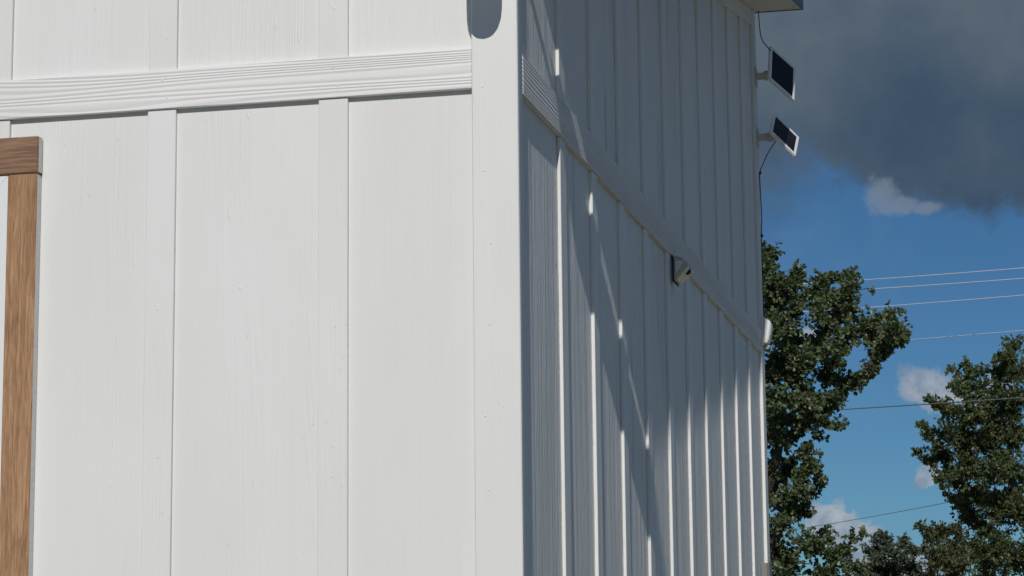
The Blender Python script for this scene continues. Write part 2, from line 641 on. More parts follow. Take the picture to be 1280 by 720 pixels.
# side siding sheets
sj = [0.0115]
y = 0.496 + BW / 2
while y < DEPTH - 0.3:
    sj.append(y)
    y += PITCH * 3
sj.append(DEPTH)
for a, b in zip(sj[:-1], sj[1:]):
    bm = bmesh.new()
    box(bm, (-0.011, a + 0.0008, FOOT), (0.0, b - 0.0008, 0.030))
    part('siding_panel', bm, M['side_panel'], centre=(0, (a + b) / 2, (FOOT + 0.03) / 2))
    bm = bmesh.new()
    prism(bm, [(a + 0.0008, 0.032), (b - 0.0008, 0.032), (b - 0.0008, soffit_z(b) - 0.002), (a + 0.0008, soffit_z(a) - 0.002)], -0.011, 0.0)
    part('siding_panel', bm, M['side_panel'], centre=(0, (a + b) / 2, 0.5))

# back and left walls, plain sheets
bm = bmesh.new()
box(bm, (-FRONT_W, DEPTH - 0.011, FOOT), (-0.0115, DEPTH, soffit_z(DEPTH) - 0.004))
part('siding_panel', bm, M['panel'], centre=(-FRONT_W / 2, DEPTH, 0))
bm = bmesh.new()
prism(bm, [(0.0115, FOOT), (DEPTH - 0.0115, FOOT), (DEPTH - 0.0115, soffit_z(DEPTH) - 0.004), (0.0115, soffit_z(0) - 0.004)], -FRONT_W, -FRONT_W + 0.011)
part('siding_panel', bm, M['panel'], centre=(-FRONT_W, DEPTH / 2, 0))
# concrete footing
bm = bmesh.new()
box(bm, (-FRONT_W + 0.02, 0.02, GROUND_Z - 0.2), (-0.02, DEPTH - 0.02, FOOT + 0.02), 0.01)
part('footing', bm, plain('concrete', (0.36, 0.35, 0.33), 0.9, 0, 0.5, 40), centre=(-FRONT_W / 2, DEPTH / 2, FOOT))

# front battens
WIN_L, WIN_R = -2.30, -1.095
lower0 = upper0 = None
k = 0
while True:
    xr = -0.371 - PITCH * k + (random.uniform(-0.0012, 0.0012) if k else 0.0)
    xl = xr - BW
    if xl < -FRONT_W + 0.1:
        break
    cx = (xr + xl) / 2
    for z0, z1 in ((FOOT, -0.0005), (BAND_TOP + 0.0005, front_top - 0.001)):
        if z0 == FOOT and WIN_L < cx < WIN_R:
            spans = [(-0.046, z1), (FOOT, -1.60)]
        else:
            spans = [(z0, z1)]
        for s0, s1 in spans:
            bm = bmesh.new()
            box(bm, (xl, -BT, s0), (xr, -0.0002, s1), 0.0012)
            part('batten', bm, M['batten'], centre=(cx, 0, (s0 + s1) / 2))
    k += 1

# side battens (their near faces at 0.496 + 0.4064 k)
for k in range(10):
    y0 = 0.496 + PITCH * k
    y1 = y0 + BW
    bm = bmesh.new()
    wob = random.uniform(-0.0008, 0.0008)
    box(bm, (0.0002, y0, FOOT), (SBAT + wob, y1, -0.0005), 0.0012)
    part('batten', bm, M['batten'], centre=(0, (y0 + y1) / 2, -1.3))
    bm = bmesh.new()
    fz0, fz1 = soffit_z(y0) - 0.071, soffit_z(y1) - 0.071
    prism(bm, [(y0, BAND_TOP + 0.0005), (y1, BAND_TOP + 0.0005), (y1, fz1), (y0, fz0)], 0.0002, SBAT + wob, bev=0.001)
    part('batten', bm, M['batten'], centre=(0, (y0 + y1) / 2, 0.5))

# frieze board under the side soffit
bm = bmesh.new()
prism(bm, [(0.067, soffit_z(0.067) - 0.0705), (4.5545, soffit_z(4.5545) - 0.0705), (4.5545, soffit_z(4.5545) - 0.002), (0.067, soffit_z(0.067) - 0.002)],
      0.0002, BT + 0.001, bev=0.001)
part('frieze_board', bm, M['band_y'], centre=(0, 2.3, 0.9))

# corner boards
bm = bmesh.new()
box(bm, (-0.084, -CT, FOOT), (CT + 0.002, -0.0002, front_top - 0.001), 0.0022)
part('corner_board', bm, M['corner'], centre=(-0.03, -0.01, -1.2))
bm = bmesh.new()
prism(bm, [(0.0004, FOOT), (0.066, FOOT), (0.066, soffit_z(0.066) - 0.003), (0.0004, soffit_z(0) - 0.003)], 0.0002, CTS, bev=0.0016)
part('corner_board', bm, M['corner'], centre=(0.01, 0.035, -1.1))
bm = bmesh.new()
prism(bm, [(4.555, FOOT), (4.6455, FOOT), (4.6455, soffit_z(4.6455) - 0.003), (4.555, soffit_z(4.555) - 0.003)], 0.0002, CTF, bev=0.0014)
part('corner_board', bm, M['corner'], centre=(0.01, 4.6, -0.9))
bm = bmesh.new()
box(bm, (-FRONT_W - 0.018, -CT, FOOT), (-FRONT_W + 0.084, -0.0002, front_top - 0.001), 0.0016)
part('corner_board', bm, M['corner'], centre=(-FRONT_W, -0.01, -1.2))

# horizontal bands
bm = bmesh.new()
box(bm, (-FRONT_W + 0.0845, -FBT, 0.0), (-0.0845, -0.0002, BAND_TOP), 0.0015)
part('band_board', bm, M['band_x'], centre=(-1.9, 0, 0.046))
bm = bmesh.new()
box(bm, (0.0002, 0.0665, 0.0), (SBT, 4.5545, BAND_TOP), 0.0015)
part('band_board', bm, M['band_y'], centre=(0, 2.3, 0.046))

# nails: small painted-over heads
nail_bm = bmesh.new()
lathe(nail_bm, [(0.0024, 0), (0.0022, 0.0006), (0.0012, 0.0011)], 8, Matrix.Rotation(math.radians(90), 4, 'X'))
nail0 = link('nail', nail_bm, M['batten'], shed)
spots = []
for zz in (0.155, -0.02, -0.165, -0.33, -0.52, -0.70, -0.89, -1.1, -1.4, -1.8, -2.2):
    spots.append((-0.052 + random.uniform(-0.008, 0.012), -CT, zz + random.uniform(-0.03, 0.03)))
    if random.random() < 0.25:
        spots.append((-0.02 + random.uniform(-0.006, 0.006), -CT, zz + random.uniform(-0.06, 0.06)))
for xx in (-0.11, -0.405, -0.81, -1.24, -1.62, -2.03):
    spots.append((xx, -FBT, 0.068))
    spots.append((xx + 0.012, -FBT, 0.026))
for k in range(4):
    cx = -0.371 - PITCH * k - BW / 2
    for zz in (-0.48, -0.80, -1.12, 0.17):
        if k >= 2 and -1.6 < zz < 0:
            continue
        spots.append((cx + random.uniform(-0.012, 0.012), -BT, zz + random.uniform(-0.05, 0.05)))
for i, s in enumerate(spots):
    o = nail0 if i == 0 else again(nail0, shed, (0, 0, 0))
    o.location = Vector(s) + inv

# roof: soffit boards, sheet, dark metal edging
RX0, RX1 = -FRONT_W - 0.21, 0.2065
RY0, RY1 = -0.060, 4.71
soffit_t = 0.012
# side rake soffit, near and far in two lengths
for a, b in ((RY0, 2.31), (2.312, RY1)):
    bm = bmesh.new()
    prism(bm, [(a, soffit_z(a)), (b, soffit_z(b)), (b, soffit_z(b) + soffit_t), (a, soffit_z(a) + soffit_t)], -0.012, RX1)
    part('soffit', bm, M['soffit'], centre=(0.1, (a + b) / 2, soffit_z((a + b) / 2)))
bm = bmesh.new()
prism(bm, [(RY0, soffit_z(RY0)), (0.02, soffit_z(0.02)), (0.02, soffit_z(0.02) + soffit_t), (RY0, soffit_z(RY0) + soffit_t)], RX0, -0.0125)
part('soffit', bm, M['soffit'], centre=(-1.8, -0.04, 0.6))
bm = bmesh.new()
prism(bm, [(4.625, soffit_z(4.625)), (RY1, soffit_z(RY1)), (RY1, soffit_z(RY1) + soffit_t), (4.625, soffit_z(4.625) + soffit_t)], RX0, -0.0125)
part('soffit', bm, M['soffit'], centre=(-1.8, 4.67, 1.5))
bm = bmesh.new()
prism(bm, [(RY0, soffit_z(RY0) + 0.0125), (RY1, soffit_z(RY1) + 0.0125), (RY1, soffit_z(RY1) + 0.10), (RY0, soffit_z(RY0) + 0.10)], RX0, RX1)
roof = part('roof', bm, M['roof'], centre=(-1.8, 2.3, 1.1))
# standing seams
for i in range(10):
    xs = RX1 - 0.02 - i * 0.4
    if xs < RX0:
        break
    bm = bmesh.new()
    prism(bm, [(RY0, soffit_z(RY0) + 0.101), (RY1, soffit_z(RY1) + 0.101), (RY1, soffit_z(RY1) + 0.122), (RY0, soffit_z(RY0) + 0.122)], xs - 0.008, xs + 0.008)
    o = link('seam', bm, M['roof'], roof)
    o.location = -vec_c(roof)
for nm, x0, x1 in (('fascia', RX1 + 0.0003, RX1 + 0.006), ('fascia', RX0 - 0.006, RX0 - 0.0003)):
    bm = bmesh.new()
    prism(bm, [(RY0 - 0.006, soffit_z(RY0 - 0.006) - 0.004), (RY1 + 0.006, soffit_z(RY1 + 0.006) - 0.004),
               (RY1 + 0.006, soffit_z(RY1 + 0.006) + 0.115), (RY0 - 0.006, soffit_z(RY0 - 0.006) + 0.115)], x0, x1)
    part(nm, bm, M['navy'], centre=(x0, 2.3, 1.1))
for y0, y1 in ((RY0 - 0.006, RY0 - 0.0003), (RY1 + 0.0003, RY1 + 0.006)):
    bm = bmesh.new()
    box(bm, (RX0 - 0.0002, y0, soffit_z(y0) - 0.003), (RX1 + 0.0002, y1, soffit_z(y1) + 0.112))
    part('fascia', bm, M['navy'], centre=(-1.8, y0, soffit_z(y0)))

# window at the left: brown boards round a white frame
win_c = Vector((-1.7, 0.0, -0.8))
win = empty('window', win_c + inv)
win.parent = shed


def wpart(name, bm, mats, centre):
    c = Vector(centre)
    for v in bm.verts:
        v.co -= c
    o = link(name, bm, None, win)
    for mt in (mats if isinstance(mats, list) else [mats]):
        o.data.materials.append(mt)
    o.location = c - win_c
    return o


def end_faces(o, axis_vec):
    for p in o.data.polygons:
        if p.normal.dot(Vector(axis_vec)) > 0.8:
            p.material_index = 1


WT = 0.0255
bm = bmesh.new()
box(bm, (-2.29, -WT - 0.0015, -0.1338), (-1.1045, -0.0002, -0.0465), 0.0035)
o = wpart('head_board', bm, [M['header'], M['oversprayed']], (-1.7, 0, -0.09))
end_faces(o, (1, 0, 0))
for a, b in ((-1.1785, -1.1062), (-2.288, -2.2157)):
    bm = bmesh.new()
    box(bm, (a, -WT, -1.5), (b, -0.0002, -0.1345), 0.002)
    o = wpart('side_board', bm, [M['post'], M['oversprayed']], ((a + b) / 2, 0, -0.8))
    end_faces(o, (1, 0, 0))
bm = bmesh.new()
box(bm, (-2.31, -0.05, -1.545), (-1.084, -0.0002, -1.501), 0.003)
wpart('sill', bm, M['header'], (-1.7, 0, -1.52))
# white vinyl frame with mitred corners
fx0, fx1, fz0, fz1, fw = -2.2155, -1.1790, -1.4995, -0.1345, 0.048
FRT = 0.021
for pts in ([(fx0, fz1), (fx1, fz1), (fx1 - fw, fz1 - fw), (fx0 + fw, fz1 - fw)],
            [(fx0, fz0), (fx1, fz0), (fx1 - fw, fz0 + fw), (fx0 + fw, fz0 + fw)],
            [(fx1, fz0), (fx1, fz1), (fx1 - fw, fz1 - fw), (fx1 - fw, fz0 + fw)],
            [(fx0, fz0), (fx0, fz1), (fx0 + fw, fz1 - fw), (fx0 + fw, fz0 + fw)]):
    bm = bmesh.new()
    prism(bm, pts, -FRT, -0.0003, 'Y', bev=0.0012)
    wpart('frame', bm, M['vinyl'], (sum(p[0] for p in pts) / 4, 0, sum(p[1] for p in pts) / 4))
bm = bmesh.new()
box(bm, (fx0 + fw - 0.001, -0.009, (fz0 + fz1) / 2 - 0.018), (fx1 - fw + 0.001, -0.0045, (fz0 + fz1) / 2 + 0.018), 0.001)
wpart('rail', bm, M['vinyl'], (-1.7, 0, -0.8))
bm = bmesh.new()
box(bm, (fx0 + fw - 0.002, -0.004, fz0 + fw - 0.002), (fx1 - fw + 0.002, -0.0006, fz1 - fw + 0.002))
wpart('pane', bm, M['glass'], (-1.7, 0, -0.8))

# ------------------------------------------------------------------ small solar panels on arms
def solar_panel(name_loc, centre, a_vec, b_vec, label, arm_start, joint_end=None):
    """b_vec runs along the panel's width, a_vec up its height (full lengths)"""
    root = empty('solar_panel', name_loc)
    tag(root, label, 'solar panel', 'small solar panels on arms')
    L = Vector(name_loc)
    c = Vector(centre) - L
    a = Vector(a_vec)
    b = Vector(b_vec)
    w, h = b.length, a.length
    ex = b.normalized()
    ez0 = ex.cross(a).normalized()
    ey = ez0.cross(ex).normalized()
    nrm = ez0
    mt = Matrix((ex, ey, nrm)).transposed().to_4x4()
    mt.translation = c
    fw = 0.0125
    t = 0.011
    hw, hh = w / 2, h / 2
    bm = bmesh.new()
    for lo, hi in (((-hw, -hh, -t), (hw, -hh + fw, 0)), ((-hw, hh - fw, -t), (hw, hh, 0)),
                   ((-hw, -hh + fw, -t), (-hw + fw, hh - fw, 0)), ((hw - fw, -hh + fw, -t), (hw, hh - fw, 0))):
        box(bm, lo, hi, 0.001)
    box(bm, (-hw + 0.003, -hh + 0.003, -t - 0.003), (hw - 0.003, hh - 0.003, -t + 0.004))
    o = link('frame', bm, M['plastic_white'], root)
    o.matrix_local = mt
    bm = bmesh.new()
    box(bm, (-hw + fw - 0.0005, -hh + fw - 0.0005, -t + 0.0045), (hw - fw + 0.0005, hh - fw + 0.0005, -0.0022))
    o = link('cell', bm, M['solar'], root)
    o.matrix_local = mt
    # ball joint behind the panel, arm and mounting plate
    back = c - nrm * (t + 0.016)
    bm = bmesh.new()
    s = Vector(arm_start) - L
    d = (back - s).normalized()
    elbow = Vector(joint_end) - L if joint_end else back - d * 0.03
    tube(bm, [s, elbow], 0.0155, 14)
    link('arm', bm, M['arm'], root, smooth=False)
    bm = bmesh.new()
    d2 = (elbow - s).normalized()
    tube(bm, [elbow - d2 * 0.022, elbow - d2 * 0.018, elbow + d2 * 0.002, elbow + d2 * 0.006], [0.0185, 0.021, 0.021, 0.017], 14)
    tube(bm, [elbow, back + nrm * 0.010], 0.014, 12)
    link('joint', bm, M['arm'], root)
    bm = bmesh.new()
    box(bm, (-0.001, -0.03, -0.04), (0.0045, 0.03, 0.04), 0.002)
    o = link('mounting_plate', bm, M['arm'], root)
    o.location = s
    return root


solar_panel((CTF + 0.0006, 4.602, 1.172), (0.1283, 4.60, 1.1799), (0.0011, 0.0738, 0.1605), (0.086, 0.1394, -0.0647),
            'white framed solar panel on an arm, upper of the two at the shed back corner',
            (CTF + 0.0006, 4.602, 1.172), (0.070, 4.605, 1.176))
solar_panel((CTF + 0.0006, 4.602, 0.911), (0.1303, 4.60, 0.9184), (0.0056, 0.1141, 0.1029), (0.0935, 0.0793, -0.093),
            'lower and more tilted of the two solar panels at the shed back corner',
            (CTF + 0.0006, 4.602, 0.911), (0.078, 4.612, 0.914))
solar_panel((CTS + 0.0006, 0.032, 0.402), (0.1465, 0.0, 0.378), (0.0, 0.092, 0.195), (0.163, 0.0, 0.040),
            'solar panel on an arm high at the near corner of the shed',
            (CTS + 0.0006, 0.032, 0.402), (0.085, 0.032, 0.400))

# ------------------------------------------------------------------ cables by the panels
def cable(label, pts, r=0.0022, clips=()):
    P = [Vector(p) for p in pts]
    fine = []
    for i in range(len(P) - 1):
        p0 = P[max(i - 1, 0)]
        p1, p2 = P[i], P[i + 1]
        p3 = P[min(i + 2, len(P) - 1)]
        for s in range(6):
            t = s / 6
            fine.append(0.5 * ((2 * p1) + (p2 - p0) * t + (2 * p0 - 5 * p1 + 4 * p2 - p3) * t * t + (3 * p1 - p0 - 3 * p2 + p3) * t ** 3))
    fine.append(P[-1])
    o0 = P[0]
    bm = bmesh.new()
    tube(bm, [q - o0 for q in fine], r, 6)
    o = link('cable', bm, M['cable'], None, o0, smooth=True)
    tag(o, label, 'cable')
    for cpos in clips:
        bm = bmesh.new()
        q = Vector(cpos) - o0
        box(bm, q - Vector((0.004, 0.006, 0.005)), q + Vector((0.007, 0.006, 0.005)), 0.0015)
        link('clip', bm, M['black'], o)
    return o


cable('dark cable hanging from the roof edge down to the upper solar panel',
      [(0.0271, 4.66, soffit_z(4.66) - 0.001), (0.0323, 4.64, 1.399), (0.0409, 4.61, 1.3462), (0.0567, 4.57, 1.307), (0.088, 4.53, 1.262)])
cable('dark cable from the lower solar panel arm running down the shed back corner',
      [(0.090, 4.615, 0.895), (0.0572, 4.61, 0.8463), (0.0300, 4.62, 0.795), (0.0168, 4.635, 0.767), (0.0164, 4.636, 0.70), (0.0195, 4.636, 0.58), (0.0162, 4.637, 0.50), (0.0162, 4.637, 0.30), (0.0162, 4.637, 0.16)],
      clips=((0.0162, 4.636, 0.767), (0.0162, 4.636, 0.50)))

# ------------------------------------------------------------------ wedge light on the band of the side wall
LY = 2.185
LK = 0.82            # size
LZ = -0.012
light = empty('wall_light', (SBT + 0.0004, LY + 0.06 * LK, LZ))
tag(light, 'wedge shaped solar wall light under the band board on the side wall', 'wall light')


def lpart(name, bm, mat, root):
    off = root.location
    for v in bm.verts:
        v.co -= off
    return link(name, bm, mat, root)


def wedge_part(name, bm, mat):
    """built at the origin: x out of the wall, y along it, z up"""
    for v in bm.verts:
        v.co = Vector((SBT + 0.0005 + v.co.x * LK, LY + v.co.y * LK, LZ + v.co.z * LK))
    return lpart(name, bm, mat, light)


bm = bmesh.new()
box(bm, (0, -0.007, -0.090), (0.005, 0.127, 0.012), 0.002)
wedge_part('gasket', bm, M['black'])
bm = bmesh.new()
prism(bm, [(0.0055, 0.008), (0.0055, -0.084), (0.011, -0.084), (0.058, -0.030), (0.060, -0.018), (0.040, -0.003)], 0.0, 0.12, 'Y', bev=0.003)
wedge_part('housing', bm, M['plastic_grey'])
bm = bmesh.new()
prism(bm, [(0.013, -0.010), (0.013, -0.060), (0.042, -0.020), (0.038, -0.011)], -0.0022, 0.002, 'Y', bev=0.0007)
wedge_part('cheek', bm, M['cheek'])
a0 = Vector((0.012, -0.083))
a1 = Vector((0.0575, -0.031))
e = (a1 - a0).normalized()
nn = Vector((e.y, -e.x))
bm = bmesh.new()
for s0, s1, y0, y1 in ((0.03, 0.62, 0.004, 0.116), (0.62, 0.97, 0.004, 0.040), (0.62, 0.97, 0.080, 0.116)):
    p0 = a0 + (a1 - a0) * s0
    p1 = a0 + (a1 - a0) * s1
    prism(bm, [tuple(p0 + nn * 0.0002), tuple(p1 + nn * 0.0002), tuple(p1 + nn * 0.006), tuple(p0 + nn * 0.006)], y0, y1, 'Y', bev=0.0008)
wedge_part('diffuser', bm, M['plastic_cream'])
bm = bmesh.new()
p0 = a0 + (a1 - a0) * 0.80 + nn * 0.002
lathe(bm, [(0.013, 0), (0.0125, 0.006), (0.008, 0.011), (0.003, 0.013)], 14,
      Matrix.Translation((p0.x, 0.060, p0.y)) @ Vector((nn.x, 0, nn.y)).to_track_quat('Z', 'Y').to_matrix().to_4x4())
wedge_part('motion_sensor', bm, M['black'])
bm = bmesh.new()
prism(bm, [(0.010, 0.0075), (0.0365, -0.0004), (0.0368, 0.0015), (0.0103, 0.0094)], 0.008, 0.112, 'Y')
wedge_part('cell', bm, M['solar'])

# ------------------------------------------------------------------ round-edged light at the back corner
cl = empty('wall_light', (CTF + 0.0005, 4.60, 0.085))
tag(cl, 'white round edged light fixed at the back corner of the shed at band height', 'wall light')
bx = CTF + 0.0006
bm = bmesh.new()
box(bm, (bx, 4.557, 0.030), (bx + 0.006, 4.643, 0.152), 0.002)
lpart('mounting_plate', bm, M['plastic_white'], cl)
bm = bmesh.new()
prism(bm, [(bx + 0.0065, 0.148), (bx + 0.0065, 0.036), (bx + 0.020, 0.036), (bx + 0.029, 0.054), (bx + 0.039, 0.116), (bx + 0.037, 0.127), (bx + 0.028, 0.136)],
      4.560, 4.640, 'Y', bev=0.006)
lpart('housing', bm, M['plastic_white'], cl)
bm = bmesh.new()
prism(bm, [(bx + 0.032, 0.072), (bx + 0.0380, 0.108), (bx + 0.0405, 0.108), (bx + 0.0345, 0.072)], 4.583, 4.630, 'Y', bev=0.001)
lpart('lens', bm, M['plastic_grey'], cl)
bm = bmesh.new()
lathe(bm, [(0.011, 0.0), (0.012, -0.008), (0.008, -0.016), (0.002, -0.019)], 14, Matrix.Translation((bx + 0.017, 4.597, 0.0335)))
lpart('motion_sensor', bm, M['plastic_grey'], cl)

# ------------------------------------------------------------------ lamp high on the front corner (its shadow falls on the corner board)
fl = empty('wall_lamp', (-0.045, -CT - 0.0006, 0.31))
tag(fl, 'round white outdoor lamp high on the front corner board of the shed', 'lamp')
bm = bmesh.new()
box(bm, (-0.078, -CT - 0.012, 0.26), (-0.012, -CT - 0.0006, 0.36), 0.003)
lpart('mounting_plate', bm, M['plastic_white'], fl)
bm = bmesh.new()
tube(bm, [(-0.045, -CT - 0.012, 0.33), (-0.044, -0.075, 0.345), (-0.042, -0.130, 0.335)], 0.011, 12)
lpart('arm', bm, M['plastic_white'], fl)
bm = bmesh.new()
lathe(bm, [(0.018, 0.192), (0.026, 0.196), (0.033, 0.206), (0.0385, 0.222), (0.041, 0.245), (0.042, 0.29), (0.041, 0.32), (0.034, 0.335), (0.012, 0.342)], 32,
      Matrix.Translation((-0.041, -0.135, 0.010)))
lpart('housing', bm, M['plastic_white'], fl)

# ------------------------------------------------------------------ outlet box low on the side wall
ob = empty('outlet_box', (0.0004, 4.49, -0.93))
tag(ob, 'small weathered grey outlet box low on the side wall by the back corner', 'outlet box')
bm = bmesh.new()
box(bm, (0.0004, 4.415, -1.02), (0.030, 4.500, -0.862), 0.004)
lpart('box', bm, M['box'], ob)
bm = bmesh.new()
box(bm, (0.0303, 4.410, -1.026), (0.036, 4.505, -0.856), 0.003)
lpart('cover', bm, M['box'], ob)
bm = bmesh.new()
tube(bm, [(0.018, 4.457, GROUND_Z), (0.018, 4.457, -1.021)], 0.011, 10)
lpart('conduit', bm, M['box'], ob)

# ------------------------------------------------------------------ power lines and their poles
LPOLE, RPOLE = -16.0, 15.0


def line_at(p, q, x):
    t = (x - p[0]) / (q[0] - p[0])
    return Vector((x, p[1] + (q[1] - p[1]) * t, p[2] + (q[2] - p[2]) * t))


def power_line(p, q, r, mat, label, sag):
    a = line_at(p, q, LPOLE)
    b = line_at(p, q, RPOLE)
    xa, xb = p[0], q[0]
    bm = bmesh.new()
    pts = []
    for i in range(61):
        t = i / 60
        P = a.lerp(b, t)
        # sag measured so that the line still passes through the two sighted points
        base = (P.x - xa) * (P.x - xb)
        P.z += sag * base
        pts.append(P)
    tube(bm, pts, r, 6)
    o = link('power_line', bm, mat, None, smooth=True)
    tag(o, label, 'power line', 'power lines across the sky')
    return pts[0], pts[-1]


ends = []
for p, q, r, mt, lab in (
        ((-3.084, 54.902, 8.526), (0.985, 47.692, 7.450), 0.0105, 'wire', 'uppermost bright power line of the four above the trees'),
        ((-2.994, 54.962, 8.289), (0.975, 47.729, 7.220), 0.0105, 'wire', 'second bright power line down, just under the topmost one'),
        ((-2.915, 55.057, 7.828), (0.957, 47.787, 6.848), 0.0105, 'wire', 'third bright power line down, level with the oak top'),
        ((-2.045, 55.396, 6.981), (0.921, 47.909, 6.068), 0.0105, 'wire', 'lowest of the four bright power lines, over the small middle cloud')):
    ends.append(power_line(p, q, r, M[mt], lab, 0.0016))


def pole(x, pts, label):
    base = sum((p for p in pts), Vector()) / len(pts)
    o = empty('utility_pole', (base.x, base.y, GROUND_Z))
    tag(o, label, 'utility pole')
    top = max(p.z for p in pts) + 0.3
    bm = bmesh.new()
    tube(bm, [(0, 0, -0.5), (0, 0, top - GROUND_Z)], [0.16, 0.11], 14)
    link('pole', bm, M['pole'], o)
    for p in pts:
        bm = bmesh.new()
        q = p - o.location
        tube(bm, [(0, 0, q.z - 0.06), (q.x, q.y, q.z - 0.06)], 0.04, 8)
        link('bracket', bm, M['steel'], o)
        bm = bmesh.new()
        lathe(bm, [(0.03, -0.06), (0.05, -0.03), (0.05, 0.0), (0.02, 0.03)], 12, Matrix.Translation(q))
        link('insulator', bm, M['box'], o)


pole(LPOLE, [e_[0] for e_ in ends], 'wooden utility pole far behind the shed carrying the bright power lines')
pole(RPOLE, [e_[1] for e_ in ends], 'wooden utility pole to the right of the broad tree carrying the bright power lines')
LPOLE, RPOLE = -9.0, 9.0
DK = 0.62   # this service line hangs nearer than the others
def nearer(p, k):
    return tuple(CAM[i] + (p[i] - CAM[i]) * k for i in range(3))


e5 = power_line(nearer((-3.681, 55.319, 5.229), DK), nearer((0.852, 48.143, 4.580), DK), 0.0085, M['dark_wire'], 'dark power line passing in front of the broad tree', 0.0016)
e6 = power_line((-3.773, 55.776, 2.377), (-1.006, 48.111, 2.260), 0.0070, M['dark_wire'], 'thin faint power line low over the distant saplings', 0.003)
for e_, lab in ((e5, 'near service line'), (e6, 'far faint line')):
    pole(LPOLE, [e_[0]], 'short wooden pole hidden behind the shed, at the end of the ' + lab)
    pole(RPOLE, [e_[1]], 'short wooden pole right of the trees, at the end of the ' + lab)

# ------------------------------------------------------------------ trees
OAK_CLUMPS = [(-1.41, 20.91, 1.05, 0.09), (-1.43, 20.83, 0.58, 0.09), (-1.61, 21.16, 0.4, 0.11), (-1.24, 20.6, 2.59, 0.08), (-0.98, 20.63, 2.14, 0.11), (-1.25, 20.94, 2.21, 0.1), (-1.13, 21.57, 2.14, 0.1), (-0.58, 21.49, 2.57, 0.07), (-0.64, 21.47, 2.36, 0.1), (-1.35, 20.85, 1.4, 0.11), (-1.76, 20.8, 3.28, 0.11), (-1.76, 20.54, 3.04, 0.14), (-1.41, 20.51, 3.01, 0.09), (-1.44, 20.45, 2.87, 0.11), (-1.66, 20.52, 2.89, 0.18), (-1.46, 21.39, 2.85, 0.13), (-1.19, 21.3, 3.04, 0.09), (-1.22, 21.29, 2.9, 0.12), (-0.86, 21.34, 3.07, 0.08), (-0.84, 20.69, 2.82, 0.12), (-1.04, 20.8, 2.72, 0.12), (-1.15, 21.17, 2.53, 0.15), (-0.93, 21.31, 2.68, 0.15), (-0.77, 21.52, 2.51, 0.14), (-0.42, 21.59, 2.69, 0.07), (-0.4, 20.74, 2.4, 0.11), (-0.4, 21.34, 2.34, 0.14), (-0.31, 21.44, 2.36, 0.08), (-0.54, 21.22, 2.2, 0.11), (-0.92, 20.74, 2.31, 0.14), (-1.72, 20.84, 2.68, 0.16), (-1.64, 20.47, 2.38, 0.16), (-1.62, 21.4, 2.62, 0.11), (-1.52, 21.38, 2.35, 0.11), (-1.69, 21.03, 2.09, 0.16), (-1.39, 20.82, 2.03, 0.14), (-1.22, 21.56, 1.98, 0.14), (-0.95, 21.27, 1.82, 0.12), (-0.68, 21.64, 2.07, 0.08), (-0.79, 21.6, 1.93, 0.08), (-0.84, 21.22, 1.85, 0.07), (-1.54, 20.94, 1.87, 0.14), (-1.83, 21.08, 1.94, 0.14), (-1.24, 21.09, 1.54, 0.15), (-1.06, 20.85, 1.35, 0.08), (-1.11, 20.96, 1.63, 0.12), (-1.33, 21.55, 1.27, 0.07), (-1.39, 20.61, 1.56, 0.12), (-1.64, 20.55, 1.61, 0.16), (-1.85, 21.18, 1.5, 0.14), (-1.64, 20.85, 1.39, 0.12), (-1.54, 21.18, 1.27, 0.08), (-1.71, 21.08, 1.2, 0.11), (-1.81, 20.91, 1.24, 0.11), (-1.73, 21.72, 0.95, 0.14), (-1.35, 20.9, 0.89, 0.11), (-1.3, 21.19, 0.75, 0.08), (-1.49, 20.9, 0.75, 0.1), (-1.86, 21.29, 0.88, 0.11), (-1.63, 20.99, 0.56, 0.12), (-1.45, 21.14, 0.41, 0.08), (-1.89, 21.46, 0.6, 0.11), (-1.74, 21.06, 0.28, 0.12), (-1.93, 21.34, -0.02, 0.18), (-1.3, 21.84, 0.19, 0.09), (-0.88, 21.03, 0.12, 0.07), (-1.42, 20.88, 0.04, 0.15), (-1.11, 21.15, -0.06, 0.12), (-1.01, 21.82, -0.21, 0.11), (-1.71, 21.48, -0.15, 0.18), (-1.28, 21.17, -0.3, 0.16), (-1.77, 21.18, -0.43, 0.2), (-1.45, 21.1, -0.52, 0.19), (-1.14, 21.48, -0.49, 0.14), (-1.88, 20.88, -0.74, 0.21), (-1.61, 21.7, -0.82, 0.22), (-1.28, 22.0, -0.77, 0.18)]
OAK_REAR_CLUMPS = [(-2.45, 21.95, 3.4, 0.25), (-2.7, 21.57, 2.88, 0.28), (-2.29, 22.08, 2.93, 0.26), (-2.8, 20.33, 2.16, 0.27), (-2.34, 20.93, 2.22, 0.27), (-2.22, 22.18, 2.47, 0.21), (-2.94, 21.79, 1.69, 0.3), (-2.31, 21.26, 1.62, 0.27), (-2.23, 22.34, 1.25, 0.23), (-2.75, 21.66, 1.02, 0.3), (-2.46, 22.16, 0.59, 0.28), (-2.87, 21.13, 0.35, 0.29), (-2.51, 21.1, -0.1, 0.29), (-2.24, 21.69, -0.45, 0.26), (-2.79, 21.02, -0.63, 0.29), (-2.38, 21.63, -0.99, 0.25), (-2.16, 22.8, -1.17, 0.23)]
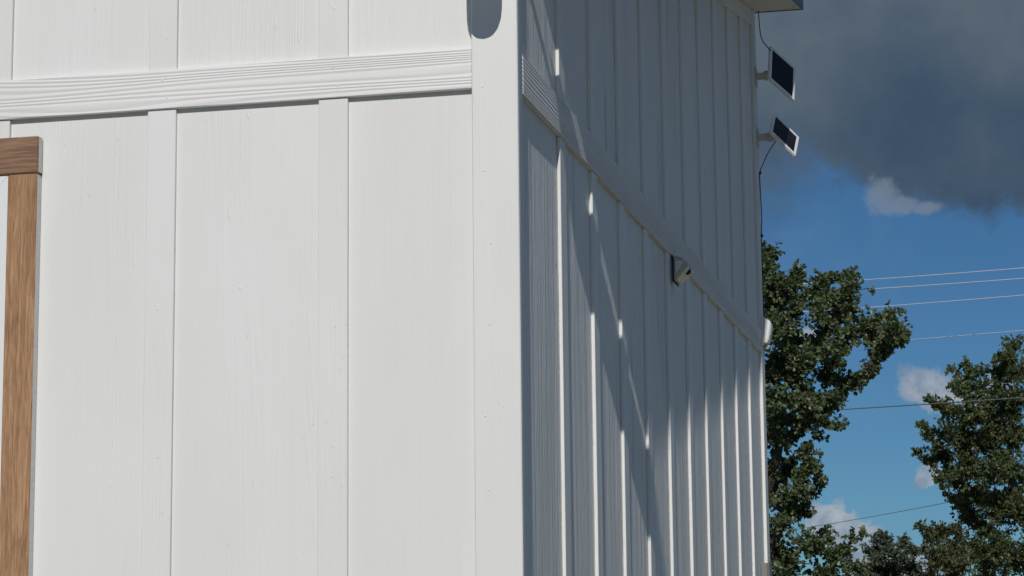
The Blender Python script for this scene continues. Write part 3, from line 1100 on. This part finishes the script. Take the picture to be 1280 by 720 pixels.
BROAD_CLUMPS = [(0.81, 33.26, 3.82, 0.14), (0.76, 32.43, 3.5, 0.15), (0.53, 32.48, 3.48, 0.1), (0.57, 32.85, 3.33, 0.13), (0.7, 34.52, 3.45, 0.19), (0.04, 33.23, 3.5, 0.09), (0.1, 33.08, 3.3, 0.13), (0.25, 32.59, 3.3, 0.1), (-0.27, 34.81, 3.62, 0.08), (-0.18, 33.39, 3.19, 0.12), (-0.0, 32.87, 3.05, 0.15), (-0.54, 32.38, 2.87, 0.08), (-0.42, 32.41, 2.77, 0.11), (-0.29, 32.76, 2.71, 0.17), (0.22, 34.17, 3.16, 0.2), (0.5, 32.84, 2.97, 0.18), (-0.69, 32.36, 2.48, 0.08), (-0.64, 33.6, 2.43, 0.1), (-0.46, 33.0, 2.34, 0.12), (-0.3, 35.01, 2.59, 0.22), (0.1, 32.74, 2.62, 0.26), (0.39, 33.88, 2.72, 0.26), (-0.85, 34.35, 2.21, 0.07), (-0.72, 33.43, 1.99, 0.09), (-0.65, 35.0, 2.06, 0.11), (-0.4, 33.67, 2.07, 0.17), (-0.06, 33.09, 2.2, 0.26), (0.27, 33.62, 2.24, 0.26), (-0.43, 32.55, 1.63, 0.1), (-0.29, 33.61, 1.67, 0.16), (0.01, 33.2, 1.76, 0.23), (-0.41, 34.88, 1.47, 0.08), (-0.21, 34.78, 1.42, 0.17), (0.14, 33.96, 1.42, 0.24), (0.37, 32.71, 1.71, 0.25), (0.73, 33.19, 2.9, 0.28), (0.7, 33.25, 2.32, 0.28), (0.64, 33.24, 1.75, 0.28), (0.46, 33.36, 1.12, 0.31), (-0.03, 34.98, 1.09, 0.24), (0.78, 33.2, 1.1, 0.31), (0.32, 32.95, 0.46, 0.33), (0.72, 35.42, 0.43, 0.35), (-0.03, 34.25, 0.53, 0.26), (1.07, 35.13, 3.64, 0.24), (1.17, 33.68, 2.94, 0.31), (1.21, 35.12, 2.42, 0.35), (1.11, 34.56, 1.7, 0.34), (1.21, 35.05, 1.07, 0.35), (1.31, 35.06, 0.4, 0.37), (1.57, 33.97, 3.22, 0.29), (1.71, 33.07, 2.34, 0.36), (1.74, 33.52, 1.61, 0.39), (1.86, 35.45, 0.94, 0.4), (2.12, 35.35, 2.27, 0.27), (2.28, 35.59, 1.48, 0.32), (0.27, 33.82, -0.14, 0.36), (0.89, 34.84, -0.26, 0.37), (1.54, 35.37, -0.26, 0.37), (1.34, 34.21, 3.92, 0.21), (1.73, 34.77, 3.85, 0.19)]
SAPLING_CLUMPS = [(-2.48, 47.93, 1.51, 0.13), (-2.64, 48.08, 1.2, 0.16), (-2.27, 48.16, 1.41, 0.14), (-2.3, 47.76, 1.15, 0.2), (-1.96, 48.47, 1.42, 0.13), (-2.03, 48.54, 1.14, 0.2), (-1.73, 47.69, 1.17, 0.14), (-2.58, 48.48, 0.86, 0.24), (-2.19, 48.57, 0.78, 0.25), (-1.78, 48.35, 0.8, 0.22), (-2.79, 47.49, 0.74, 0.14), (-2.43, 48.51, 0.41, 0.29), (-1.95, 47.83, 0.33, 0.29), (-2.79, 48.51, 0.36, 0.22), (-1.63, 48.46, 0.39, 0.25)]
SHRUB_CLUMPS = [(-0.73, 31.43, 0.82, 0.07), (-0.63, 31.55, 0.74, 0.1), (-0.5, 31.96, 0.79, 0.1), (-0.57, 31.92, 0.61, 0.12), (-0.38, 32.1, 0.71, 0.12), (-0.2, 32.28, 0.77, 0.11), (-0.65, 31.64, 0.45, 0.1), (-0.4, 31.52, 0.41, 0.17), (-0.21, 32.31, 0.5, 0.18), (-0.53, 31.54, 0.19, 0.17), (-0.3, 32.31, 0.17, 0.2), (-0.09, 31.72, 0.23, 0.17), (-0.49, 32.26, -0.11, 0.23), (-0.19, 32.31, -0.16, 0.23), (-0.69, 32.24, 0.05, 0.13)]


def leaf_verts(pos, d, n, ln, wd, shape):
    """one small folded leaf: quads meeting on the midrib"""
    d = d.normalized()
    s = d.cross(n)
    if s.length < 1e-4:
        s = d.orthogonal()
    s.normalize()
    up = s.cross(d)
    base = pos
    tip = pos + d * ln - up * ln * 0.12
    if shape == 'oak':       # broad past the middle with a notch
        l1, l2 = 0.32, 0.72
        m1 = pos + d * ln * 0.5
        a = [pos + d * ln * l1 + s * wd * 0.36 + up * wd * 0.10, pos + d * ln * l2 + s * wd * 0.55 + up * wd * 0.15]
        b = [pos + d * ln * l1 - s * wd * 0.36 + up * wd * 0.10, pos + d * ln * l2 - s * wd * 0.55 + up * wd * 0.15]
        return [base, a[0], a[1], tip, b[1], b[0]], [(0, 1, 2, 3), (0, 3, 4, 5)]
    a = pos + d * ln * 0.42 + s * wd * 0.5 + up * wd * 0.12
    b = pos + d * ln * 0.42 - s * wd * 0.5 + up * wd * 0.12
    return [base, a, tip, b], [(0, 1, 2), (0, 2, 3)]


def rand_dir(rng):
    while True:
        v = Vector((rng.uniform(-1, 1), rng.uniform(-1, 1), rng.uniform(-1, 1)))
        if 0.1 < v.length < 1:
            return v.normalized()


def tree(name, label, cat, base, fork_h, clumps, leaf_mat, seed, per_m2, ln, wd, shape, trunk_r, ysq=1.0, twig_mat=None, leaders=3):
    rng = random.Random(seed)
    base = Vector(base)
    root = empty(name, base)
    tag(root, label, cat)
    # skeleton: every clump hangs on the nearest node that is closer to the fork
    fork = base + Vector((rng.uniform(-0.1, 0.1), rng.uniform(-0.1, 0.1), fork_h))
    nodes = [(fork, -1)]
    order = sorted(range(len(clumps)), key=lambda i: (Vector(clumps[i][:3]) - fork).length)
    for i in order:
        c = Vector(clumps[i][:3])
        best, bd = 0, 1e9
        for j, (p, _) in enumerate(nodes):
            dist = (p - c).length + 0.12 * (p - fork).length + (0.6 * max(0.0, p.z - c.z))
            if dist < bd:
                best, bd = j, dist
        nodes.append((c, best))
    load = [1.0] * len(nodes)
    for j in range(len(nodes) - 1, 0, -1):
        load[nodes[j][1]] += load[j]
    top = load[0]

    def rad(j):
        return max(0.005, trunk_r * 0.8 * (load[j] / top) ** 0.80)
    bm = bmesh.new()
    tube(bm, [base + Vector((0, 0, -0.3)), base + Vector((0.02, 0.01, 0.15)), base.lerp(fork, 0.5) + Vector((rng.uniform(-.06, .06), rng.uniform(-.06, .06), 0)), fork],
         [trunk_r * 1.5, trunk_r * 1.15, trunk_r, trunk_r * 0.85], 12)
    for v in bm.verts:
        v.co -= base
    link('trunk', bm, M['bark'], root, smooth=True)
    # limbs: the thick branches one by one, the thin ones joined
    thin = bmesh.new()
    limbs = 0
    for j in range(1, len(nodes)):
        p, par = nodes[j]
        q = nodes[par][0]
        L = (p - q).length
        pts = [q]
        for t in (0.33, 0.66):
            pts.append(q.lerp(p, t) + rand_dir(rng) * L * 0.07 + Vector((0, 0, 0.04 * L)))
        pts.append(p)
        r0 = rad(j) * 1.08
        r1 = rad(j) * 0.8
        rs = [r0, r0 * 0.93 + r1 * 0.07, r0 * 0.4 + r1 * 0.6, r1]
        if r0 > trunk_r * 0.22 and limbs < 40:
            b2 = bmesh.new()
            tube(b2, [x - base for x in pts], rs, 8)
            link('limb', b2, M['bark'], root, smooth=True)
            limbs += 1
        else:
            tube(thin, [x - base for x in pts], rs, 5)
    # leaves on twigs through every clump
    V, F = [], []
    # smaller sprays along the limbs between clumps
    sprays = []
    for j in range(1, len(nodes)):
        p, par = nodes[j]
        q = nodes[par][0]
        if (p - q).length > 0.12 and p.z > fork.z + 0.4:
            rj = clumps[order[j - 1]][3] * 0.48
            for t in (0.25, 0.5, 0.75):
                if t == 0.25 and par == 0:
                    continue
                s = q.lerp(p, t) + rand_dir(rng) * rj * 0.6
                sprays.append((s.x, s.y, s.z, rj))
    clumps = list(clumps) + sprays
    for ci, (cx, cy, cz, r) in enumerate(clumps):
        c = Vector((cx, cy, cz))
        n_tw = max(5, int(per_m2 * r * r))
        for k in range(n_tw):
            d = rand_dir(rng)
            d.z = d.z * 0.85 + 0.15
            rr = r * min(2.1, 0.35 + abs(rng.gauss(0, 0.72)))
            end = c + Vector((d.x * rr, d.y * rr * ysq, d.z * rr))
            start = c.lerp(end, rng.uniform(0.0, 0.4))
            if k % 2 == 0:
                tube(thin, [start - base, end - base], [0.006, 0.003], 3, cap=False)
            tw = (end - start)
            tl = tw.length
            twd = tw.normalized() if tl > 1e-5 else d
            n_l = rng.randint(6, 10)
            for m_ in range(n_l):
                t = rng.uniform(0.25, 1.0) if m_ > 3 else rng.uniform(0.85, 1.05)
                pos = start + tw * t
                out = (twd * rng.uniform(0.2, 1.0) + rand_dir(rng) * 0.9).normalized()
                nn_ = (Vector((0, 0, 1)) * 0.45 + rand_dir(rng) * 0.9).normalized()
                sc = rng.uniform(0.55, 1.35)
                vs_, fs_ = leaf_verts(pos - base, out, nn_, ln * sc, wd * sc, shape)
                o_ = len(V)
                V.extend(vs_)
                F.extend(tuple(o_ + i for i in f) for f in fs_)
    me = bpy.data.meshes.new('crown')
    me.from_pydata([tuple(v) for v in V], [], F)
    me.materials.append(leaf_mat)
    crown = bpy.data.objects.new('crown', me)
    COL.objects.link(crown)
    crown.parent = root
    tag(crown, kind='stuff')
    b = link('twigs', thin, twig_mat or M['bark'], root)
    tag(b, kind='stuff')
    return root


tree('oak_tree', 'oak tree with lobed leafy clumps standing directly behind the shed', 'tree', (-1.75, 21.9, GROUND_Z), 1.7,
     OAK_CLUMPS + OAK_REAR_CLUMPS, M['oak_leaf'], 3, 2200, 0.055, 0.036, 'oak', 0.10)
tree('broadleaf_tree', 'large dense dark green tree at the right, behind the dark power line', 'tree', (2.4, 36.2, GROUND_Z), 1.9,
     BROAD_CLUMPS, M['broad_leaf'], 5, 1800, 0.063, 0.040, 'leaf', 0.22)
tree('sapling', 'small distant grey green tree low between the oak and the large tree', 'tree', (-2.0, 47.7, GROUND_Z), 1.4,
     SAPLING_CLUMPS, M['far_leaf'], 8, 1700, 0.085, 0.052, 'leaf', 0.10)
tree('shrub', 'olive brown bushy shrub at the foot of the large tree', 'shrub', (0.0, 33.6, GROUND_Z), 0.9,
     SHRUB_CLUMPS, M['shrub_leaf'], 9, 2400, 0.060, 0.030, 'leaf', 0.06)

# bare brush between the sapling and the shrub
rng = random.Random(12)
bm = bmesh.new()
BRUSH = Vector((-0.9, 36.3, GROUND_Z))
for i in range(150):
    a = Vector((rng.uniform(-0.75, 0.75), rng.uniform(-0.4, 0.4), 0))
    hgt = rng.uniform(1.9, 3.15) - abs(a.x) * 0.5
    tip = a + Vector((rng.uniform(-0.45, 0.45), rng.uniform(-0.4, 0.4), hgt))
    mid = a.lerp(tip, 0.55) + Vector((rng.uniform(-0.12, 0.12), rng.uniform(-0.12, 0.12), 0.1))
    tube(bm, [a, mid, tip], [0.010, 0.007, 0.003], 3)
    for k in range(4):
        s = mid.lerp(tip, rng.uniform(0.0, 0.8))
        tube(bm, [s, s + Vector((rng.uniform(-0.25, 0.25), rng.uniform(-0.2, 0.2), rng.uniform(0.1, 0.4)))], [0.005, 0.002], 3)
brush = link('brush', bm, M['twig'], None, BRUSH)
tag(brush, 'bare grey twiggy brush below the sapling at the bottom edge', 'brush', kind='stuff')
for o in list(bpy.data.objects):
    if '_c' in o.keys():
        del o['_c']
